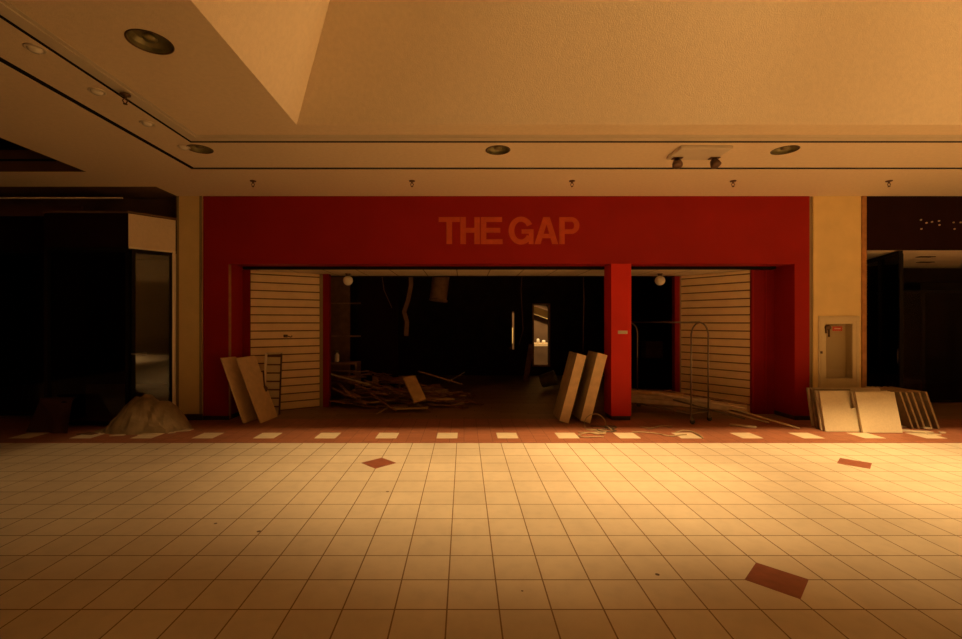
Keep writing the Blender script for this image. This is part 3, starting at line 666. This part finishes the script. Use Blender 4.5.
# crumpled sheeting heap
from mathutils import noise
def heap(cx, cy, rx, ry, h, seed, n=56):
    vs = []; fs = []
    for i in range(n+1):
        for j in range(n):
            a = 2*math.pi*j/n; r = i/n
            lump = 1+.12*noise.noise(Vector((math.cos(a)*1.5, math.sin(a)*1.5, seed)))+.06*noise.noise(Vector((math.cos(a)*5, math.sin(a)*5, seed)))
            x = math.cos(a)*r*rx*lump; y = math.sin(a)*r*ry*lump
            # two overlapping mounds, sharply creased
            z = h*max(0, 1-(abs(x/rx-.02)**1.5)*1.25-(abs(y/ry)**2)*.9)
            z = max(z, h*.82*max(0, 1-(abs((x/rx-.42)/.55)**2)-(abs(y/ry)**2)))
            f_ = noise.noise(Vector((x*4, y*4, seed)))
            cr = abs(noise.noise(Vector((x*7+2, y*7, seed+3))))
            z = z*(1+.25*f_)-cr*.10*min(1, z/.1) if z > 0 else z
            if i == n: z = 0
            vs.append((cx+x, cy+y, max(0, z)+.004*(i < n)))
    for i in range(n):
        for j in range(n):
            j2 = (j+1)%n; fs.append((i*n+j, (i+1)*n+j, (i+1)*n+j2, i*n+j2))
    return vs, fs
vs, fs = heap(-4.93, 6.98, .70, .36, .53, 5.0)
# keep clear of the glass front
vs = [(x, min(y, 7.10+max(0,(x+5.2))*1.0), z) for x, y, z in vs]
MB().add(vs, fs, None, False).build('crumpled_sheeting', M['tarp'], label='heap of crumpled tan sheeting before the left shop', cat='sheeting')
for i, (a, b, w, d_, an, lab) in enumerate(((150,434.5,.30,.09,.1,'pale flat scrap in front of the crumpled sheeting'),(184,430.5,.24,.12,.3,'pale flat scrap by the left pilaster foot'),(88,434,.28,.1,-.1,'brownish flat scrap between boards and sheeting'),(118,435.5,.2,.06,.2,'small flat scrap left of the sheeting heap'),(172,433,.1,.05,.4,'tiny flat scrap near the pilaster'))):
    p = G(a, b); mb = MB(); mb.prism([(-w/2,-d_/2),(w*.4,-d_*.6),(w/2,d_*.3),(-w*.2,d_*.55)], p+Vector((0,0,.001)), (math.cos(an),math.sin(an),0), (-math.sin(an),math.cos(an),0), (0,0,.01))
    mb.build('board_scrap', M['paper'] if i != 2 else M['debris'], label=lab, cat='scrap', group='board scraps')

# ------------------------------------------------------------------ debris in the shop
R = random.Random(21)
def hgt(x, y):
    u_ = (x+2.9)/2.8; v_ = (y-9.5)/1.2
    return max(0, .95*(1-max(0,u_)**1.1)*(1-v_*v_))
def segdist(a0, a1, b0, b1):
    best = 9
    for i in range(13):
        p = a0.lerp(a1, i/12); d_ = b1-b0; t_ = max(0, min(1, (p-b0).dot(d_)/d_.length_squared)); best = min(best, (p-(b0+d_*t_)).length)
    for i in range(13):
        p = b0.lerp(b1, i/12); d_ = a1-a0; t_ = max(0, min(1, (p-a0).dot(d_)/d_.length_squared)); best = min(best, (p-(a0+d_*t_)).length)
    return best
pieces = []
n = 0; tries = 0
while n < 120 and tries < 9000:
    tries += 1
    x = R.uniform(-2.75, -.15); y = R.uniform(8.55, 10.5); h = hgt(x, y)
    if h < .02 and R.random() < .7: continue
    z = h*R.uniform(.1, 1.0)+.02; L = R.uniform(.45, 1.35)*(1 if n % 3 else .6); a = R.gauss(-.25, .45); tl = R.gauss(-.08, .12)
    u_ = Vector((math.cos(a)*math.cos(tl), math.sin(a)*math.cos(tl), math.sin(tl)))*L/2
    p0, p1 = Vector((x,y,z))-u_, Vector((x,y,z))+u_
    if p0.x < -2.6 and y < 9.1: continue
    p0.z = max(.02, p0.z); p1.z = max(.02, p1.z)
    w = R.choice((.03,.05,.09,.12)); tk = R.choice((.012,.02,.03))
    if min(p0.x, p1.x) < -2.05 and max(p0.y, p1.y) > 9.2 and min(p0.y, p1.y) < 9.8: continue
    if max(p0.y, p1.y) > 9.95 and min(p0.x, p1.x) < -1.4: continue
    if any(segdist(p0, p1, a_, b_) < .028+.12*(w+w_)/2 for a_, b_, w_ in pieces): continue
    pieces.append((p0, p1, w))
    plank(p0, p1, w, tk, M['splint'] if R.random() < .84 else M['splint2'], 'broken_board', 'broken brown board in the timber heap inside the shop', 'board', 'timber heap inside the shop', R.uniform(-.35,.35)); n += 1
def pl_px(a, ya, b, yb, w, t_, m, lab, roll=0.0, name='broken_board'):
    plank(P(a[0],a[1],ya), P(b[0],b[1],yb), w, t_, M[m], name, lab, 'board', 'front pieces of the timber heap', roll)
pl_px((409,377),8.55,(420,401),8.25,.25,.05,'splint2','short pale board propped up at front of the heap',.2)
pl_px((372,394),8.5,(396,411),8.15,.05,.03,'splint','narrow brown strip angled at front of the heap')
pl_px((392,408.5),8.35,(428,407.5),8.35,.16,.02,'splint2','flat pale board lying in front of the heap')
pl_px((425,399),8.75,(455,399),8.75,.15,.02,'splint2','flat pale board right of the propped one')
pl_px((418,371),9.3,(462,384),9.6,.05,.03,'splint','long thin strip at the right edge of heap')
pl_px((448,382),9.9,(465,372),9.9,.02,.02,'card','thin grey stick rising right of the heap')
pl_px((330,374),8.95,(372,385),8.75,.05,.02,'card','grey strip sloping at left end of the heap')
pl_px((385,390),8.6,(438,401),8.3,.08,.025,'splint','brown board below the propped pale one')
pl_px((377,414),8.05,(388,407),8.25,.03,.012,'splint2','small pale splinter on the floor before heap')
pl_px((400,392),8.55,(365,380),8.8,.07,.02,'splint','brown strip across the middle of heap',.3)
# low shelf unit at left with bottle
t = thing('low_shelf', (-2.5, 9.75, 0), 'low dark shelf unit at left behind the timber heap', 'shelf')
MB().box(-3.1, -2.2, 9.3, 9.68, .78, .82).build('shelf_top', M['debris'], t)
MB().box(-3.1, -2.2, 9.3, 9.68, .38, .41).build('shelf_plate', M['debris'], t)
for x in (-3.09, -2.24): MB().box(x, x+.04, 9.31, 9.67, 0, .78).build('side_panel', M['debris'], t)
bp_ = Vector(((337-CX)*9.45/F, 9.45, .82))
t = thing('bottle', bp_, 'small pale bottle standing on the low shelf', 'bottle')
MB().lathe(bp_, [(.04,0),(.045,.02),(.045,.14),(.02,.18),(.02,.2)], n=18).build('body', M['white'], t)
MB().lathe(bp_+Vector((0,0,.195)), [(.03,0),(.03,.045),(.015,.05)], n=14).build('cap', M['can'], t)
t = thing('wall_panel', (-2.9, 10.1, 0), 'dark brown wall display panel at the left inside', 'panel')
MB().box(-3.6, -2.55, 10.1, 10.16, 0, 3.0).build('backing', M['debris'], t)
for z in (1.32, 2.05): MB().box(-3.6, -2.3, 10.02, 10.1, z, z+.03).build('shelf_rail', M['splint'], t)
t = thing('wall_panel', (-1.9, 10.9, 0), 'very dark panel right of the brown display panel', 'panel')
MB().box(-2.55, -1.6, 10.9, 10.95, 0, 2.9).build('backing', M['dbrown'], t)
MB().box(-1.62, -1.58, 10.85, 10.9, 0, 2.9).build('edge', M['dbrown'], t)
# hanging debris
mb = MB(); pts = [P(409,272,9.9)+Vector((.03,0,.3)), P(411,285,9.9), P(408,300,9.9), P(404,312,9.9), P(407,322,9.9), P(406,336,9.9)]
for i in range(len(pts)-1):
    a, b = pts[i], pts[i+1]; mb.fbox(a+Vector((-.045,0,0)), b-a, (.09,.02,0), (0,.008,0))
mb.build('hanging_strip', M['debris'], label='torn brown strip hanging from the shop ceiling', cat='debris')
dp = P(438,262,10.0)
t = thing('hanging_duct', (dp.x, dp.y, 2.1), 'broken brown duct hanging down in the shop', 'duct')
ring = [(.15,.0),(.19,.04),(.19,.9),(.16,1.0)]
MB().lathe((dp.x, dp.y, 2.13), ring, n=18, axis=Ry(.12)).build('duct_body', M['debris'], t)
MB().lathe((dp.x+.0, dp.y, 2.10), [(.17,0),(.205,.01),(.205,.05),(.18,.06)], n=18, axis=Ry(.12)).build('duct_collar', M['debris'], t)
for i, (pl_, lab) in enumerate((([(380,262),(384,290),(392,308)], 'thin wire hanging left in the shop'),([(523,262),(521,290),(523,330),(519,345)], 'thin wire hanging left of the rear doorway'),([(583,262),(584,300),(583,352)], 'thin wire hanging above the leaning shelves'))):
    MB().tube([P(a,b,9.8) for a, b in pl_], .008, n=6).build('hanging_wire', M['debris'], label=lab, cat='wire', group='wires hanging in the shop')
# board and bin near the rear doorway
a = G(523,381); a2 = G(528.5,381)
lean_slab(a, a2, P(529,344,a.y+.1), P(534.5,344,a.y+.1), .03, (0,1,0), 'leaning_board', M['splint'], 'narrow brown board standing left of the rear doorway', 'board', None)
bc = G(549, 389)
t = thing('floor_lamp_shade', bc, 'overturned dark bin with a metal rim behind shelves', 'bin')
ax = Ry(math.radians(70))@Rx(.3)
MB().lathe(bc+Vector((-.2,0,.18)), [(.13,0),(.16,.02),(.18,.36),(.185,.38),(.17,.37),(.14,.04)], n=22, axis=ax).build('drum', M['can'], t)
MB().tube([bc+Vector((.1,0,.02)), bc+Vector((.12,.0,.3)), bc+Vector((.02,0,.42))], .01).build('handle', M['steel'], t)
t.name = 'waste_bin'
# seen through right opening
q = P(652, 372, 11.5)
t = thing('carton', (q.x, q.y, 0), 'dim brown carton seen through the right opening', 'carton')
MB().cbox((q.x, q.y, .95), (.42,.3,.42), ch=.01).build('box_body', M['debris'], t)
MB().cbox((q.x-.1, q.y, .36), (1.0,.5,.72), ch=.01).build('lower_box', M['dbrown'], t)

# ------------------------------------------------------------------ lights
def spot(name, loc, tgt, W, col, ang, blend, rad):
    l = bpy.data.lights.new(name, 'SPOT'); l.energy = W; l.color = col; l.spot_size = math.radians(ang); l.spot_blend = blend; l.shadow_soft_size = rad
    o = bpy.data.objects.new(name, l); C.objects.link(o); o.location = loc
    o.rotation_euler = (Vector(tgt)-Vector(loc)).to_track_quat('-Z', 'Y').to_euler(); return o
WARM = (1.0, .60, .235)
for x, y, tx, ty, W, ang in ((3.8,1.7,3.6,6.0,4000,43), (3.4,1.7,.4,6.05,4500,39.5), (4.2,1.7,-2.8,6.3,1300,34), (4.8,1.7,7.0,5.6,5200,45)):
    spot('skylight_and_fill_spot', (x, y, 9.5), (tx, ty, 0), W, WARM, ang, 1.0, .3)
spot('skylight_and_fill_spot', (6.0, 2.0, 9.5), (7.9, -2.6, 0), 33000, WARM, 49, 1.0, .3)  # added fill: lights floor behind the camera so it bounces onto ceiling and front
spot('skylight_and_fill_spot', (6.0, 2.4, 8.8), (-1.2, 3.4, 4.9), 700, WARM, 36, 1.0, .3)  # added fill to brighten the left wall of the skylight shaft
spot('backroom_lamp', (2.5, 14.3, 3.0), (2.6, 16.2, 1.3), 420, (1,.66,.30), 85, .6, .05)
w = bpy.data.worlds.new('World'); bpy.context.scene.world = w; w.use_nodes = True
bg = w.node_tree.nodes['Background']; bg.inputs[0].default_value = (1.0, .50, .17, 1); bg.inputs[1].default_value = .015

# ------------------------------------------------------------------ camera
cam = bpy.data.cameras.new('Camera'); co = bpy.data.objects.new('Camera', cam); C.objects.link(co)
co.location = (0, 0, H); co.rotation_euler = (math.pi/2, 0, 0)
cam.sensor_width = 36; cam.lens = F/962*36; cam.shift_x = 17/962; cam.shift_y = 2.5/962
cam.clip_start = .05
sc_ = bpy.context.scene; sc_.camera = co
sc_.view_settings.view_transform = 'Standard'; sc_.view_settings.look = 'None'; sc_.view_settings.gamma = 1
sc_.view_settings.use_curve_mapping = False; sc_.view_settings.exposure = 0.0
for o in bpy.data.objects:
    if '_w' in o: del o['_w']
